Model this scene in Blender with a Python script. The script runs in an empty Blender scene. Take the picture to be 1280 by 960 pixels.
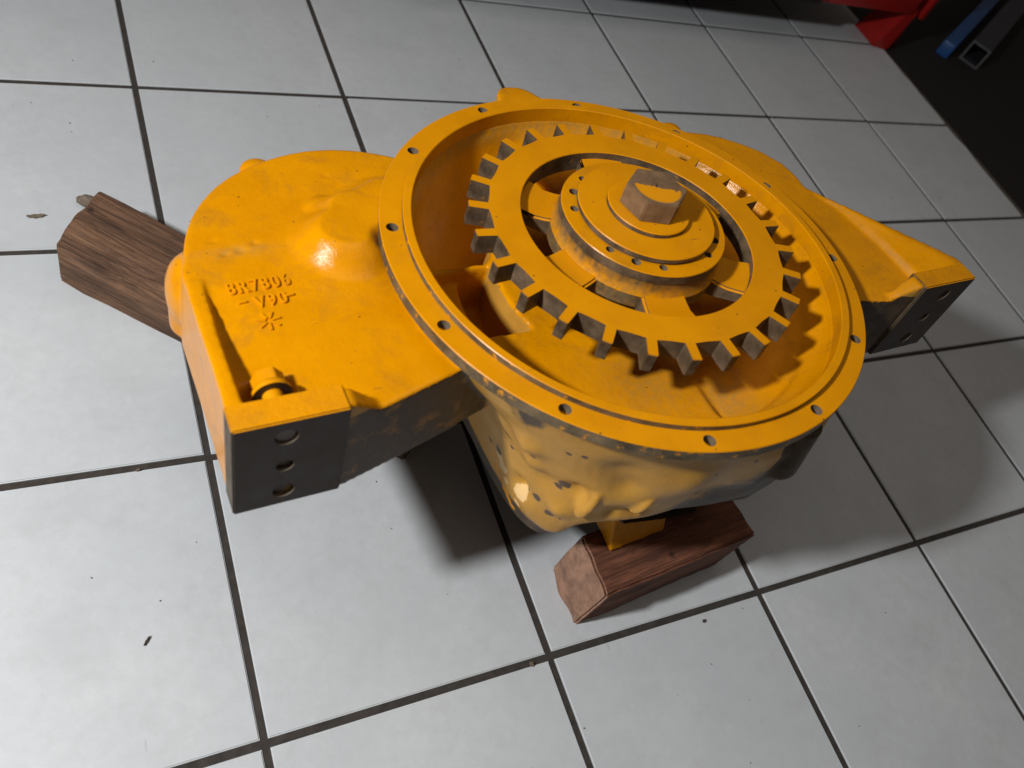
import bpy, bmesh, math, random
import numpy as np
from mathutils import Vector, Matrix, noise
random.seed(7)
PI = math.pi
sc = bpy.context.scene
COL = sc.collection

# ------------------------------------------------------------------ camera
cam_d = bpy.data.cameras.new('camera'); cam = bpy.data.objects.new('camera', cam_d); COL.objects.link(cam)
RIGHT = Vector((0.88322005, -0.33828515, 0.32478532)); DOWN = Vector((-0.11379913, -0.82647068, -0.55135829)); FWD = Vector((0.45494187, 0.45001041, -0.76845203))
m3 = Matrix((RIGHT, -DOWN, -FWD)).transposed()
cam.matrix_world = Matrix.Translation((-0.77220153, -0.48338692, 0.9041307)) @ m3.to_4x4()
cam_d.sensor_width = 36.0; cam_d.lens = 1020.896 / 1280 * 36.0
cam_d.clip_start = .02; cam_d.clip_end = 60
cam_d.dof.use_dof = True; cam_d.dof.focus_distance = .92; cam_d.dof.aperture_fstop = 5.5
sc.camera = cam

# ------------------------------------------------------------------ light
w = bpy.data.worlds.new('World'); sc.world = w; w.use_nodes = True
w.node_tree.nodes['Background'].inputs[0].default_value = (1.0, .87, .76, 1)
w.node_tree.nodes['Background'].inputs[1].default_value = .048
ad = bpy.data.lights.new('overhead_fill', 'AREA'); ao = bpy.data.objects.new('overhead_fill', ad); COL.objects.link(ao)  # soft fill added overhead, stands in for the room's ambient light
ad.shape = 'RECTANGLE'; ad.size = 2.2; ad.size_y = 1.8; ad.energy = 10.5; ad.color = (1, .90, .80); ao.location = (-.2, -.1, 2.6)
ld = bpy.data.lights.new('work_lamp', 'POINT'); lo = bpy.data.objects.new('work_lamp', ld); COL.objects.link(lo)
lo.location = (-1.57, -.22, 1.25); ld.energy = 107; ld.shadow_soft_size = .056; ld.color = (1.0, .985, .97)
vs = sc.view_settings; vs.view_transform = 'Standard'; vs.look = 'None'; vs.exposure = 0; vs.gamma = 1

# ------------------------------------------------------------------ material helpers
def nm(name):
    m = bpy.data.materials.new(name); m.use_nodes = True; t = m.node_tree; t.nodes.clear()
    o = t.nodes.new('ShaderNodeOutputMaterial'); b = t.nodes.new('ShaderNodeBsdfPrincipled'); t.links.new(b.outputs[0], o.inputs[0])
    return m, t, b
class NT:
    def __init__(s, t): s.t = t
    def n(s, k, **kw):
        x = s.t.nodes.new('ShaderNode' + k)
        for a, v in kw.items(): setattr(x, a, v)
        return x
    def l(s, a, b): s.t.links.new(a, b)
    def coord(s, out='Object', scale=(1, 1, 1), rot=(0, 0, 0)):
        c = s.n('TexCoord'); mp = s.n('Mapping'); mp.inputs['Scale'].default_value = scale; mp.inputs['Rotation'].default_value = rot
        s.l(c.outputs[out], mp.inputs[0]); return mp.outputs[0]
    def noise(s, vec, sc_, det=4, rough=.55, dist=0):
        x = s.n('TexNoise'); x.inputs['Scale'].default_value = sc_; x.inputs['Detail'].default_value = det
        x.inputs['Roughness'].default_value = rough; x.inputs['Distortion'].default_value = dist
        if vec is not None: s.l(vec, x.inputs['Vector'])
        return x.outputs['Fac']
    def mr(s, v, a, b, c=0, d=1):
        x = s.n('MapRange'); x.inputs[1].default_value = a; x.inputs[2].default_value = b; x.inputs[3].default_value = c; x.inputs[4].default_value = d
        s.l(v, x.inputs[0]); return x.outputs[0]
    def mix(s, f, a, b):
        x = s.n('Mix', data_type='RGBA')
        if isinstance(f, (int, float)): x.inputs[0].default_value = f
        else: s.l(f, x.inputs[0])
        for v, i in ((a, 6), (b, 7)):
            if isinstance(v, tuple): x.inputs[i].default_value = (*v, 1)
            else: s.l(v, x.inputs[i])
        return x.outputs[2]
    def math(s, op, a, b=None, c=None):
        x = s.n('Math', operation=op)
        for v, i in ((a, 0), (b, 1), (c, 2)):
            if v is None: continue
            if isinstance(v, (int, float)): x.inputs[i].default_value = v
            else: s.l(v, x.inputs[i])
        return x.outputs[0]
    def bump(s, h, strength, dist, prev=None):
        x = s.n('Bump'); x.inputs['Strength'].default_value = strength; x.inputs['Distance'].default_value = dist
        s.l(h, x.inputs['Height'])
        if prev is not None: s.l(prev, x.inputs['Normal'])
        return x.outputs[0]
    def attr(s, name):
        x = s.n('Attribute'); x.attribute_name = name; return x.outputs['Fac']

YEL = (.69, .275, .0); YEL2 = (.60, .232, .0)
def paint_mat(name, up=True, attrs=False, rough=.26, bump=.25, bare=(.17, .125, .085), nz=.7, lo_=.10, hi_=.34, stain=.5):
    """yellow enamel sprayed from above: sides the spray missed show bare or old metal"""
    m, t, b = nm(name); N = NT(t)
    v = N.coord()
    n1 = N.noise(v, 18, 5, .6); n2 = N.noise(v, 140, 4, .6); n3 = N.noise(v, 700, 3, .6); n4 = N.noise(v, 45, 6, .65)
    col = N.mix(N.mr(n1, .35, .65), YEL, YEL2)
    # tiny pits and chips in the enamel
    vo = N.n('TexVoronoi'); vo.inputs['Scale'].default_value = 85; N.l(v, vo.inputs['Vector'])
    spot = N.math('MULTIPLY', N.mr(vo.outputs['Distance'], .06, .11, 1, 0), N.mr(n4, .53, .57))
    # soft brown handling stains, then pits, then hairline scratches down to the primer
    col = N.mix(N.math('MULTIPLY', N.mr(N.noise(v, 26, 6, .7, .5), .52, .72), stain), col, (.36, .15, .012))
    col = N.mix(N.math('MULTIPLY', spot, .8), col, (.10, .045, .015))
    for rz, th in ((.5, .765), (2.1, .775)):
        sv = N.coord(scale=(34, 420, 60), rot=(0, 0, rz))
        scr = N.mr(N.noise(sv, 1, 2, .5), th, th + .03)
        col = N.mix(N.math('MULTIPLY', scr, .75), col, (.16, .075, .02))
        spot = N.math('MAXIMUM', spot, scr)
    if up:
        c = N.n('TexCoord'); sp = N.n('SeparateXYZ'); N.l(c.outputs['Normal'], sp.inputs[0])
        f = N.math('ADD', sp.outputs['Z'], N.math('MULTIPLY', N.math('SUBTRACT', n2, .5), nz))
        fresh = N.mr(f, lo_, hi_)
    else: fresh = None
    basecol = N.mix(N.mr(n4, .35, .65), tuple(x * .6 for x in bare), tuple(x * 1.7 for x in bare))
    if attrs:
        ochre = N.mix(N.mr(n1, .3, .7), (.55, .29, .045), (.42, .205, .028))
        # chipped old paint
        ch = N.math('MULTIPLY', N.mr(N.noise(v, 34, 3, .5, .4), .70, .715), N.mr(N.noise(v, 9, 2, .5), .45, .55))
        ochre = N.mix(ch, ochre, (.07, .035, .02))
        fl = N.math('MULTIPLY', N.mr(N.noise(v, 30, 6, .7, .8), .66, .68), .7)
        ochre = N.mix(fl, ochre, (.62, .33, .04))
        ochre = N.mix(N.mr(N.math('ADD', N.attr('flake'), N.math('MULTIPLY', N.math('SUBTRACT', n4, .5), 1.3)), .42, .50), ochre, (.78, .52, .22))
        ochre = N.mix(N.mr(N.math('ADD', N.math('ADD', N.attr('chip'), N.math('MULTIPLY', N.math('SUBTRACT', n4, .5), 1.1)), N.math('MULTIPLY', N.math('SUBTRACT', n2, .5), .9)), .46, .52), ochre, (.10, .058, .036))
        gf = N.math('ADD', N.attr('grime_shade'), N.math('MULTIPLY', N.math('SUBTRACT', n4, .5), .9))  # real dirt and painted shade share this dark mix
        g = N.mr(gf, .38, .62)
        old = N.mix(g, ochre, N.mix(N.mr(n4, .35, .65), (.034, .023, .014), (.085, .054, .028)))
        ff = N.math('ADD', N.attr('fresh'), N.math('MULTIPLY', N.math('SUBTRACT', n2, .5), .5))
        fresh = N.mr(ff, .38, .60)
        # thin overspray haze where coverage fades
        col = N.mix(N.math('MULTIPLY', N.mr(N.attr('dust'), .0, 1), N.mr(n2, .25, .75)), col, (.30, .20, .06))
        basecol = old
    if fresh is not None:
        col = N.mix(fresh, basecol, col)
    N.l(col, b.inputs['Base Color']); b.inputs['Specular IOR Level'].default_value = .27
    r = N.mr(n4, .3, .7, rough - .03, rough + .09)
    if fresh is not None:
        mx = N.n('Mix', data_type='FLOAT'); N.l(fresh, mx.inputs[0]); mx.inputs[2].default_value = .36 if attrs else .5; N.l(r, mx.inputs[3]); r = mx.outputs[0]
    N.l(N.math('MAXIMUM', r, N.math('MULTIPLY', N.attr('grime_shade'), .62)) if attrs else r, b.inputs['Roughness'])
    bp = N.bump(n2, bump, .0014); bp = N.bump(n3, min(1, bump * 1.6), .0005, bp)
    bp = N.bump(spot, .5, .0006, bp)
    N.l(bp, b.inputs['Normal'])
    return m
M = {}
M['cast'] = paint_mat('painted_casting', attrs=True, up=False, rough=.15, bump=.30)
M['paint'] = paint_mat('yellow_enamel_machined', nz=1.5, lo_=.14, hi_=.30, stain=.2, rough=.30, bump=.10, bare=(.105, .076, .042))
M['gear'] = paint_mat('yellow_enamel_gear', stain=.15, rough=.34, bump=.07, bare=(.095, .066, .040))
M['rough'] = paint_mat('yellow_enamel_rough_cast', rough=.30, bump=.55, bare=(.062, .045, .026))
M['hub'] = paint_mat('yellow_enamel_hub', rough=.25, bump=.12, bare=(.10, .072, .036), nz=.9, lo_=-.05, hi_=.62)
M['boltpaint'] = paint_mat('yellow_enamel_bolt', up=False, rough=.3, bump=.15)

def metal_mat(name, c1, c2, rough=.5, metallic=.0, scale=60):
    m, t, b = nm(name); N = NT(t); v = N.coord()
    n1 = N.noise(v, scale, 5, .65); n2 = N.noise(v, scale * 8, 3, .6)
    N.l(N.mix(N.mr(n1, .3, .7), c1, c2), b.inputs['Base Color'])
    b.inputs['Metallic'].default_value = metallic
    N.l(N.mr(n1, .3, .7, rough - .08, rough + .1), b.inputs['Roughness'])
    N.l(N.bump(n2, .2, .0004), b.inputs['Normal'])
    return m
M['dark'] = metal_mat('greased_machined_steel', (.024, .014, .009), (.038, .024, .016), .6)
M['hole'] = metal_mat('dirty_bore', (.10, .075, .05), (.17, .13, .09), .6)
M['thread'] = metal_mat('bolt_thread', (.09, .07, .06), (.15, .12, .10), .45, .3)

def hex_mat():
    m, t, b = nm('worn_bolt_head'); N = NT(t); v = N.coord()
    n1 = N.noise(v, 70, 6, .65); n2 = N.noise(v, 400, 3, .6)
    steel = N.mix(N.mr(n1, .3, .7), (.12, .070, .036), (.23, .145, .080))
    c = N.n('TexCoord'); sp = N.n('SeparateXYZ'); N.l(c.outputs['Object'], sp.inputs[0]); sn = N.n('SeparateXYZ'); N.l(c.outputs['Normal'], sn.inputs[0])
    # a dab of yellow on the near half of the top face
    y = N.math('ADD', N.math('ADD', sp.outputs['Y'], N.math('MULTIPLY', sp.outputs['X'], .42)), N.math('MULTIPLY', N.math('SUBTRACT', N.noise(v, 130, 6, .7), .5), .014))
    dab = N.math('MULTIPLY', N.mr(y, -.0018, -.0010, 1, 0), N.mr(sn.outputs['Z'], .8, .95))
    rim = N.n('VectorMath', operation='LENGTH'); cx = N.n('CombineXYZ'); N.l(sp.outputs['X'], cx.inputs[0]); N.l(sp.outputs['Y'], cx.inputs[1]); N.l(cx.outputs[0], rim.inputs[0])
    dab = N.math('MULTIPLY', dab, N.mr(rim.outputs['Value'], .0215, .0235, 1, 0))
    N.l(N.mix(dab, steel, YEL), b.inputs['Base Color']); b.inputs['Roughness'].default_value = .42
    N.l(N.bump(n2, .3, .0004, N.bump(n1, .4, .0008)), b.inputs['Normal'])
    return m
M['hex'] = hex_mat()

def tile_mat():
    m, t, b = nm('glazed_floor_tile'); N = NT(t)
    g = N.n('NewGeometry'); oi = N.n('ObjectInfo')
    n1 = N.noise(g.outputs['Position'], 5, 5, .6); n2 = N.noise(g.outputs['Position'], 60, 5, .7); n3 = N.noise(g.outputs['Position'], 420, 3, .6)
    c = N.mix(N.mr(n1, .3, .7), (.50, .54, .57), (.58, .612, .635))
    c = N.mix(N.mr(n2, .35, .65, 0, .5), c, (.47, .49, .51))
    n6 = N.noise(g.outputs['Position'], 14, 6, .7)
    c = N.mix(N.mr(n6, .5, .75, 0, .35), c, (.40, .41, .42))
    c = N.mix(N.mr(oi.outputs['Random'], 0, 1, 0, .22), c, (.45, .47, .50))
    # linen-like fine printed grain
    wv = N.n('TexWave', bands_direction='Y'); wv.inputs['Scale'].default_value = 90; wv.inputs['Distortion'].default_value = 9; wv.inputs['Detail'].default_value = 3; N.l(g.outputs['Position'], wv.inputs['Vector'])
    c = N.mix(N.math('MULTIPLY', wv.outputs['Fac'], .07), c, (.40, .42, .45))
    # scuffs and grime specks
    vo = N.n('TexVoronoi'); vo.inputs['Scale'].default_value = 26; N.l(g.outputs['Position'], vo.inputs['Vector'])
    sp = N.math('MULTIPLY', N.mr(vo.outputs['Distance'], .02, .055, 1, 0), N.mr(N.noise(g.outputs['Position'], 11, 2), .60, .63))
    c = N.mix(N.math('MULTIPLY', sp, .75), c, (.12, .11, .10))
    mp = N.n('Mapping'); mp.inputs['Rotation'].default_value = (0, 0, .7); mp.inputs['Scale'].default_value = (240, 26, 1); N.l(g.outputs['Position'], mp.inputs[0])
    sc1 = N.math('MULTIPLY', N.mr(N.noise(mp.outputs[0], 1, 2, .5), .74, .78), .35)
    c = N.mix(sc1, c, (.25, .25, .25))
    N.l(c, b.inputs['Base Color'])
    N.l(N.mr(n2, .3, .7, .36, .52), b.inputs['Roughness']); b.inputs['Specular IOR Level'].default_value = .35
    N.l(N.bump(n3, .12, .0005, N.bump(n2, .12, .001)), b.inputs['Normal'])
    return m
M['tile'] = tile_mat()
def simple(name, c1, c2, rough, sc1=40, b1=.3, bd=.001, spec=.5, pos=True):
    m, t, b = nm(name); N = NT(t)
    v = N.n('NewGeometry').outputs['Position'] if pos else N.coord()
    n1 = N.noise(v, sc1, 5, .65)
    N.l(N.mix(N.mr(n1, .3, .7), c1, c2), b.inputs['Base Color']); b.inputs['Roughness'].default_value = rough; b.inputs['Specular IOR Level'].default_value = spec
    N.l(N.bump(n1, b1, bd), b.inputs['Normal']); return m
M['grout'] = simple('dark_grout', (.034, .030, .027), (.060, .052, .046), .9, 90, .5, .001, .2)
M['mat'] = simple('black_rubber', (.012, .0105, .010), (.024, .020, .018), .8, 120, .5, .0015, .25)
M['trim'] = simple('floor_edge_mortar', (.05, .042, .034), (.12, .10, .08), .8, 60, .6, .002, .3)
M['red'] = simple('red_enamel', (.32, .010, .008), (.25, .008, .006), .4, 20, .05)
M['blue'] = simple('blue_enamel', (.016, .075, .24), (.012, .055, .17), .4, 20, .05)
M['galv'] = simple('grey_steel', (.09, .09, .095), (.05, .05, .055), .5, 40, .1)
M['galv_shade'] = simple('shaded_grey_steel', (.020, .022, .030), (.03, .03, .04), .5, 30, .1)  # tube body: the grey steel darkened, its shading put into the colour
M['leaf'] = simple('dry_leaf', (.10, .075, .05), (.19, .15, .11), .8, 300, .4)
M['grit'] = simple('grit', (.03, .027, .024), (.08, .06, .05), .9, 300, .4)

def wood_mat(name, a, b_, c, scale=1.0, endc=None):
    m, t, b = nm(name); N = NT(t)
    v = N.coord(scale=(3 * scale, 60 * scale, 60 * scale)); vo = N.coord()
    n1 = N.noise(v, 2.2, 7, .65, .8); n2 = N.noise(vo, 30, 4, .6); n3 = N.noise(N.coord(scale=(8, 220, 220)), 2.5, 4, .6, .3)
    col = N.mix(N.mr(n1, .36, .64), a, b_)
    col = N.mix(N.mr(n3, .45, .75, 0, .8), col, c)
    big = N.noise(N.coord(scale=(4, 14, 14)), 2.4, 3, .5)
    col = N.mix(N.mr(big, .45, .68, 0, .65), col, c)
    vk = N.n('TexVoronoi'); vk.inputs['Scale'].default_value = 17; N.l(vo, vk.inputs['Vector']); col = N.mix(N.mr(vk.outputs['Distance'], .06, .12, .9, 0), col, (.012, .007, .005))
    col = N.mix(N.mr(n2, .55, .8, 0, .5), col, c)
    if endc:
        cc = N.n('TexCoord'); sp = N.n('SeparateXYZ'); N.l(cc.outputs['Normal'], sp.inputs[0])
        e = N.math('ABSOLUTE', sp.outputs['X'])
        ec = N.mix(N.mr(N.noise(vo, 55, 5, .6), .35, .65), endc, tuple(x * .62 for x in endc))
        col = N.mix(N.mr(e, .6, .8), col, ec)
    N.l(col, b.inputs['Base Color']); b.inputs['Roughness'].default_value = .75; b.inputs['Specular IOR Level'].default_value = .3
    n5 = N.noise(N.coord(scale=(14, 160, 160)), 3, 5, .7, .2)
    N.l(N.bump(n5, .9, .0016, N.bump(n3, .7, .002, N.bump(n1, .8, .004))), b.inputs['Normal'])
    return m
M['wood_l'] = wood_mat('weathered_plank', (.25, .135, .075), (.09, .047, .028), (.036, .020, .014))
M['wood_r'] = wood_mat('reddish_block', (.30, .118, .062), (.14, .054, .030), (.055, .022, .015), endc=(.46, .26, .175))

# ------------------------------------------------------------------ mesh helpers
def obj(name, bm, mat, parent=None, smooth=None, label=None):
    me = bpy.data.meshes.new(name)
    if isinstance(bm, bmesh.types.BMesh):
        bmesh.ops.recalc_face_normals(bm, faces=bm.faces[:]); bm.to_mesh(me); bm.free()
    else: me = bm
    o = bpy.data.objects.new(name, me); COL.objects.link(o)
    mats = mat if isinstance(mat, (list, tuple)) else [mat]
    if not me.materials:
        for x in mats: me.materials.append(x)
    if parent: o.parent = parent
    if smooth is not None:
        for p in me.polygons: p.use_smooth = True
        try: me.set_sharp_from_angle(angle=math.radians(smooth))
        except Exception: pass
    if label: o['label'] = label
    return o
def prism(bm, pts, z0, z1, taper=None):
    """pts: plan polygon; z0 bottom z1 top; z1 may be a list of heights"""
    n = len(pts); tops = z1 if isinstance(z1, (list, tuple)) else [z1] * n
    bp = taper if taper else pts
    lo_ = [bm.verts.new((p[0], p[1], z0)) for p in bp]; hi = [bm.verts.new((p[0], p[1], h)) for p, h in zip(pts, tops)]
    for i in range(n):
        j = (i + 1) % n; bm.faces.new((lo_[i], lo_[j], hi[j], hi[i]))
    ft = bm.faces.new(hi); fb = bm.faces.new(lo_[::-1]); return ft, fb
def box(bm, c, s, rot=None, bev=0):
    r = bmesh.ops.create_cube(bm, size=1.0)['verts']
    mt = Matrix.Translation(c) @ (rot if rot else Matrix.Identity(4)) @ Matrix.Diagonal((*s, 1))
    bmesh.ops.transform(bm, matrix=mt, verts=r)
    if bev:
        es = list({e for v in r for e in v.link_edges})
        bmesh.ops.bevel(bm, geom=es, offset=bev, segments=2, affect='EDGES', profile=.6)
def lathe(bm, prof, n=96, closed=True, axis=None):
    """revolve (r,z) profile about z; r=0 points collapse"""
    rings = []
    for r, z in prof:
        if r < 1e-7: rings.append([bm.verts.new((0, 0, z))])
        else: rings.append([bm.verts.new((r * math.cos(2 * PI * i / n), r * math.sin(2 * PI * i / n), z)) for i in range(n)])
    m_ = len(rings); rng = range(m_ if closed else m_ - 1)
    for k in rng:
        a, b_ = rings[k], rings[(k + 1) % m_]
        for i in range(n):
            j = (i + 1) % n
            vs_ = []
            for v in (a[i % len(a)], a[j % len(a)], b_[j % len(b_)], b_[i % len(b_)]):
                if v not in vs_: vs_.append(v)
            if len(vs_) > 2:
                try: bm.faces.new(vs_)
                except ValueError: pass
def cyl(bm, c, r, h, n=32, axis='z', r2=None):
    rr_ = bmesh.ops.create_cone(bm, cap_ends=True, segments=n, radius1=r, radius2=r if r2 is None else r2, depth=h)['verts']
    R_ = {'z': Matrix.Identity(4), 'y': Matrix.Rotation(-PI / 2, 4, 'X'), 'x': Matrix.Rotation(PI / 2, 4, 'Y')}[axis]
    bmesh.ops.transform(bm, matrix=Matrix.Translation(c) @ R_, verts=rr_); return rr_
def ell(bm, c, s, rot=None, seg=20):
    rr_ = bmesh.ops.create_uvsphere(bm, u_segments=seg, v_segments=seg // 2, radius=1)['verts']
    bmesh.ops.transform(bm, matrix=Matrix.Translation(c) @ (rot if rot else Matrix.Identity(4)) @ Matrix.Diagonal((*s, 1)), verts=rr_)
def bake(o, *mods):
    """apply modifiers and return the plain mesh"""
    for kind, kw in mods:
        md = o.modifiers.new(kind, kind)
        for k, v in kw.items(): setattr(md, k, v)
    dg = bpy.context.evaluated_depsgraph_get(); dg.update()
    me = bpy.data.meshes.new_from_object(o.evaluated_get(dg)); o.modifiers.clear(); old = o.data; o.data = me
    bpy.data.meshes.remove(old); return me
def cut(o, cutter_bm):
    c = bpy.data.meshes.new('c'); bmesh.ops.recalc_face_normals(cutter_bm, faces=cutter_bm.faces[:]); cutter_bm.to_mesh(c); cutter_bm.free()
    c.materials.append(M['hole'])
    co = bpy.data.objects.new('c', c); COL.objects.link(co); co.parent = o.parent; co.location = o.location
    bpy.context.view_layer.update()
    bake(o, ('BOOLEAN', dict(operation='DIFFERENCE', object=co, solver='EXACT', material_mode='TRANSFER')))
    bpy.data.objects.remove(co); bpy.data.meshes.remove(c)
    for p in o.data.polygons:
        if p.material_index >= len(o.data.materials): p.material_index = 0
def thing(name, label, cat, mat4, group=None):
    o = bpy.data.objects.new(name, None); COL.objects.link(o); o.empty_display_size = .05; o.matrix_world = mat4
    o['label'] = label; o['category'] = cat
    if group: o['group'] = group
    return o

# ------------------------------------------------------------------ floor (setting)
P = .33; GAP = .0086
bm = bmesh.new(); box(bm, (.0, .45, -.0065), (2.64 - .006 + .0, 3.3, .008))
floor = obj('floor', bm, M['grout']); floor['kind'] = 'structure'
floor.location = (-.0125, 0, 0)
bm = bmesh.new(); box(bm, (0, 0, -.004), (P - GAP, P - GAP, .008))
for v in bm.verts: pass
bmesh.ops.bevel(bm, geom=[e for e in bm.edges if all(v.co.z > -.001 for v in e.verts)], offset=.0013, segments=3, affect='EDGES')
tile_me = bpy.data.meshes.new('tile'); bm.to_mesh(tile_me); bm.free(); tile_me.materials.append(M['tile'])
for p in tile_me.polygons: p.use_smooth = True
tile_me.set_sharp_from_angle(angle=math.radians(50))
bm = bmesh.new(); box(bm, (-.0095, 0, -.004), (P - GAP - .019, P - GAP, .008))
bmesh.ops.bevel(bm, geom=[e for e in bm.edges if all(v.co.z > -.001 for v in e.verts)], offset=.0013, segments=3, affect='EDGES')
tile_cut = bpy.data.meshes.new('tile'); bm.to_mesh(tile_cut); bm.free(); tile_cut.materials.append(M['tile'])
for p in tile_cut.polygons: p.use_smooth = True
tile_cut.set_sharp_from_angle(angle=math.radians(50))
for i in range(-4, 4):
    for j in range(-3, 6):
        o = bpy.data.objects.new('tile', tile_cut if i == 3 else tile_me); COL.objects.link(o); o.parent = floor
        o.location = ((i + .5) * P + random.uniform(-.0005, .0005) + .0125, (j + .5) * P + random.uniform(-.0005, .0005), random.uniform(-.0004, .0003))
        o.rotation_euler = (random.uniform(-.0012, .0012), random.uniform(-.0012, .0012), random.uniform(-.001, .001))
bm = bmesh.new(); n = 80
# broken mortar strip along the tile edge
vs0 = []
for k in range(n + 1):
    y = -1.2 + 3.3 * k / n
    r_ = random.uniform(-.002, .002)
    vs0.append([bm.verts.new(p) for p in ((1.298, y, -.010), (1.300, y, -.001 + r_ * .4), (1.312 + r_, y, .001 + r_ * .5), (1.322 + r_ * 2, y, -.010))])
for a, b_ in zip(vs0, vs0[1:]):
    for q in range(3): bm.faces.new((a[q], a[q + 1], b_[q + 1], b_[q]))
o = obj('mortar_strip', bm, M['trim'], floor)
bm = bmesh.new(); box(bm, (2.9, .45, -.011), (3.16, 3.3, .006))
o = obj('dark_floor', bm, M['mat']); o['kind'] = 'structure'
bm = bmesh.new(); box(bm, (1.2, 3.4, -.012), (7, 2.59, .006))
o = obj('ground', bm, M['mat']); o['kind'] = 'structure'

# ------------------------------------------------------------------ the gearbox housing
O = Vector((-.29269065, -.0526254, .40671562)); NZ = Vector((-.05252523, .10377054, .99321336)); EX = Vector((.99717848, .0588637, .04658487)); EY = Vector((-.05363007, .99285786, -.10656958))
F3 = Matrix((EX, EY, NZ)).transposed().to_4x4()
BASE = -.325
root = thing('gearbox_housing', 'large yellow painted cast iron gearbox housing lying gear side up on two wooden blocks', 'gearbox housing',
             Matrix.Translation(O + NZ * BASE) @ F3)
UP = Vector((0, 0, -BASE))
def part(name, bm, mat, smooth=None, parent=None, label=None, loc=None):
    o = obj(name, bm, mat, parent or root, smooth, label)
    o.location = (UP if parent is None else Vector((0, 0, 0))) + (Vector(loc) if loc else Vector((0, 0, 0)))
    return o

# --- casting body: everything that came out of the mould in one piece
bm = bmesh.new()
NA = 120
def sup(a, cx, cy, ax0, ax1, ay0, ay1, e):
    c, s = math.cos(a), math.sin(a)
    rx = ax1 if c > 0 else ax0; ry = ay1 if s > 0 else ay0
    if s < 0 and c > 0 and e > 2: ry *= 1 + .20 * c
    r = (abs(c / rx) ** e + abs(s / ry) ** e) ** (-1 / e)
    return (cx + r * c, cy + r * s)
outer = [(-.009,.237,.237,.237,2),(-.025,.231,.231,.231,2),(-.055,.210,.228,.228,2.1),(-.10,.172,.224,.222,2.4),(-.145,.150,.222,.212,2.8),(-.19,.138,.220,.200,3.2),(-.23,.128,.216,.186,4),(-.262,.120,.205,.168,4.6),(-.285,.108,.185,.145,4),(-.300,.085,.15,.115,3),(-.306,.04,.09,.07,2)]
outer = [(h, 0, 0, l, r, f, f * .95, e) for h, l, r, f, e in outer]
rings = []
for lv in outer:
    rings.append([bm.verts.new((*sup(2 * PI * i / NA, *lv[1:]), lv[0])) for i in range(NA)])
cb = bm.verts.new((.02, 0, -.307))
def bowl_h(r, a):
    """inner bowl surface height"""
    pr_ = [(.2155, -.009), (.2140, -.014), (.2075, -.024), (.196, -.036), (.182, -.0425), (.12, -.0445), (.07, -.045), (0, -.045)]
    for (r0, h0), (r1, h1) in zip(pr_, pr_[1:]):
        if r >= r1:
            f = (r - r1) / (r0 - r1); h = h1 + (h0 - h1) * f; break
    x, y = r * math.cos(a), r * math.sin(a)
    aa = (math.degrees(a) + 360) % 360
    # deep back-left chamber
    if 92 < aa < 170:
        f = min(1, (aa - 92) / 8) * min(1, max(0, (y - .052) / .004))
        dp = 0
        for (r0, d0), (r1, d1) in zip([(.212, 0), (.203, -.012), (.176, -.035), (.158, -.050), (.142, -.055), (.134, -.052), (.130, 0)], [(.203, -.012), (.176, -.035), (.158, -.050), (.142, -.055), (.134, -.052), (.130, 0), (.0, 0)]):
            if r1 <= r < r0: dp = d1 + (d0 - d1) * (r - r1) / (r0 - r1)
        h += dp * f
        if .0445 < y < .056 and r > .128: h = min(h, -.054)
    # shaft tunnel running to the left lobe, stopped by the bearing boss
    if r > .128 and r < .193 and x < 0 and abs(y) < .047:
        t = max(0, 1 - max(0, (abs(y) - .0435)) / .003)
        e = min(1, (r - .128) / .003) * (1 if r < .156 else .42 if r < .188 else .42 * (.193 - r) / .005)
        h = h - .064 * t * e
    # shallow wedge-shaped dip on the near side
    if 271 < aa < 318 and r > .13 and r < .2:
        h -= .010 * min(1, (aa - 271) / 3) * max(0, 1 - (aa - 274) / 44 if aa > 274 else 1) * min(1, (r - .13) / .05)
    return h
NB = 480
radii = [.2155, .214, .211, .2085, .2065, .204, .200, .1965, .1925, .190, .185, .18, .176, .17, .165, .16, .155, .15, .146, .142, .138, .134, .131, .128, .12, .1, .08, .05]
for lv in range(1): pass
# outer shell rings have NA verts, the bowl needs more: build it with the same count times two and bridge
inner = []
for r in radii:
    inner.append([bm.verts.new((r * math.cos(2 * PI * i / NB), r * math.sin(2 * PI * i / NB), bowl_h(r, 2 * PI * i / NB))) for i in range(NB)])
ct = bm.verts.new((0, 0, -.045))
for a, b_ in zip(rings, rings[1:]):
    for i in range(NA): j = (i + 1) % NA; bm.faces.new((a[i], a[j], b_[j], b_[i]))
for i in range(NA): bm.faces.new((rings[-1][i], rings[-1][(i + 1) % NA], cb))
for a, b_ in zip(inner, inner[1:]):
    for i in range(NB): j = (i + 1) % NB; bm.faces.new((a[j], a[i], b_[i], b_[j]))
for i in range(NB): bm.faces.new((inner[-1][(i + 1) % NB], inner[-1][i], ct))
for i in range(NA):
    j = (i + 1) % NA; k = 4 * i
    bm.faces.new((rings[0][j], rings[0][i], inner[0][k], inner[0][k + 1])); [bm.faces.new((rings[0][j], inner[0][(k + q) % NB], inner[0][(k + q + 1) % NB])) for q in (1, 2, 3)]
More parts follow.
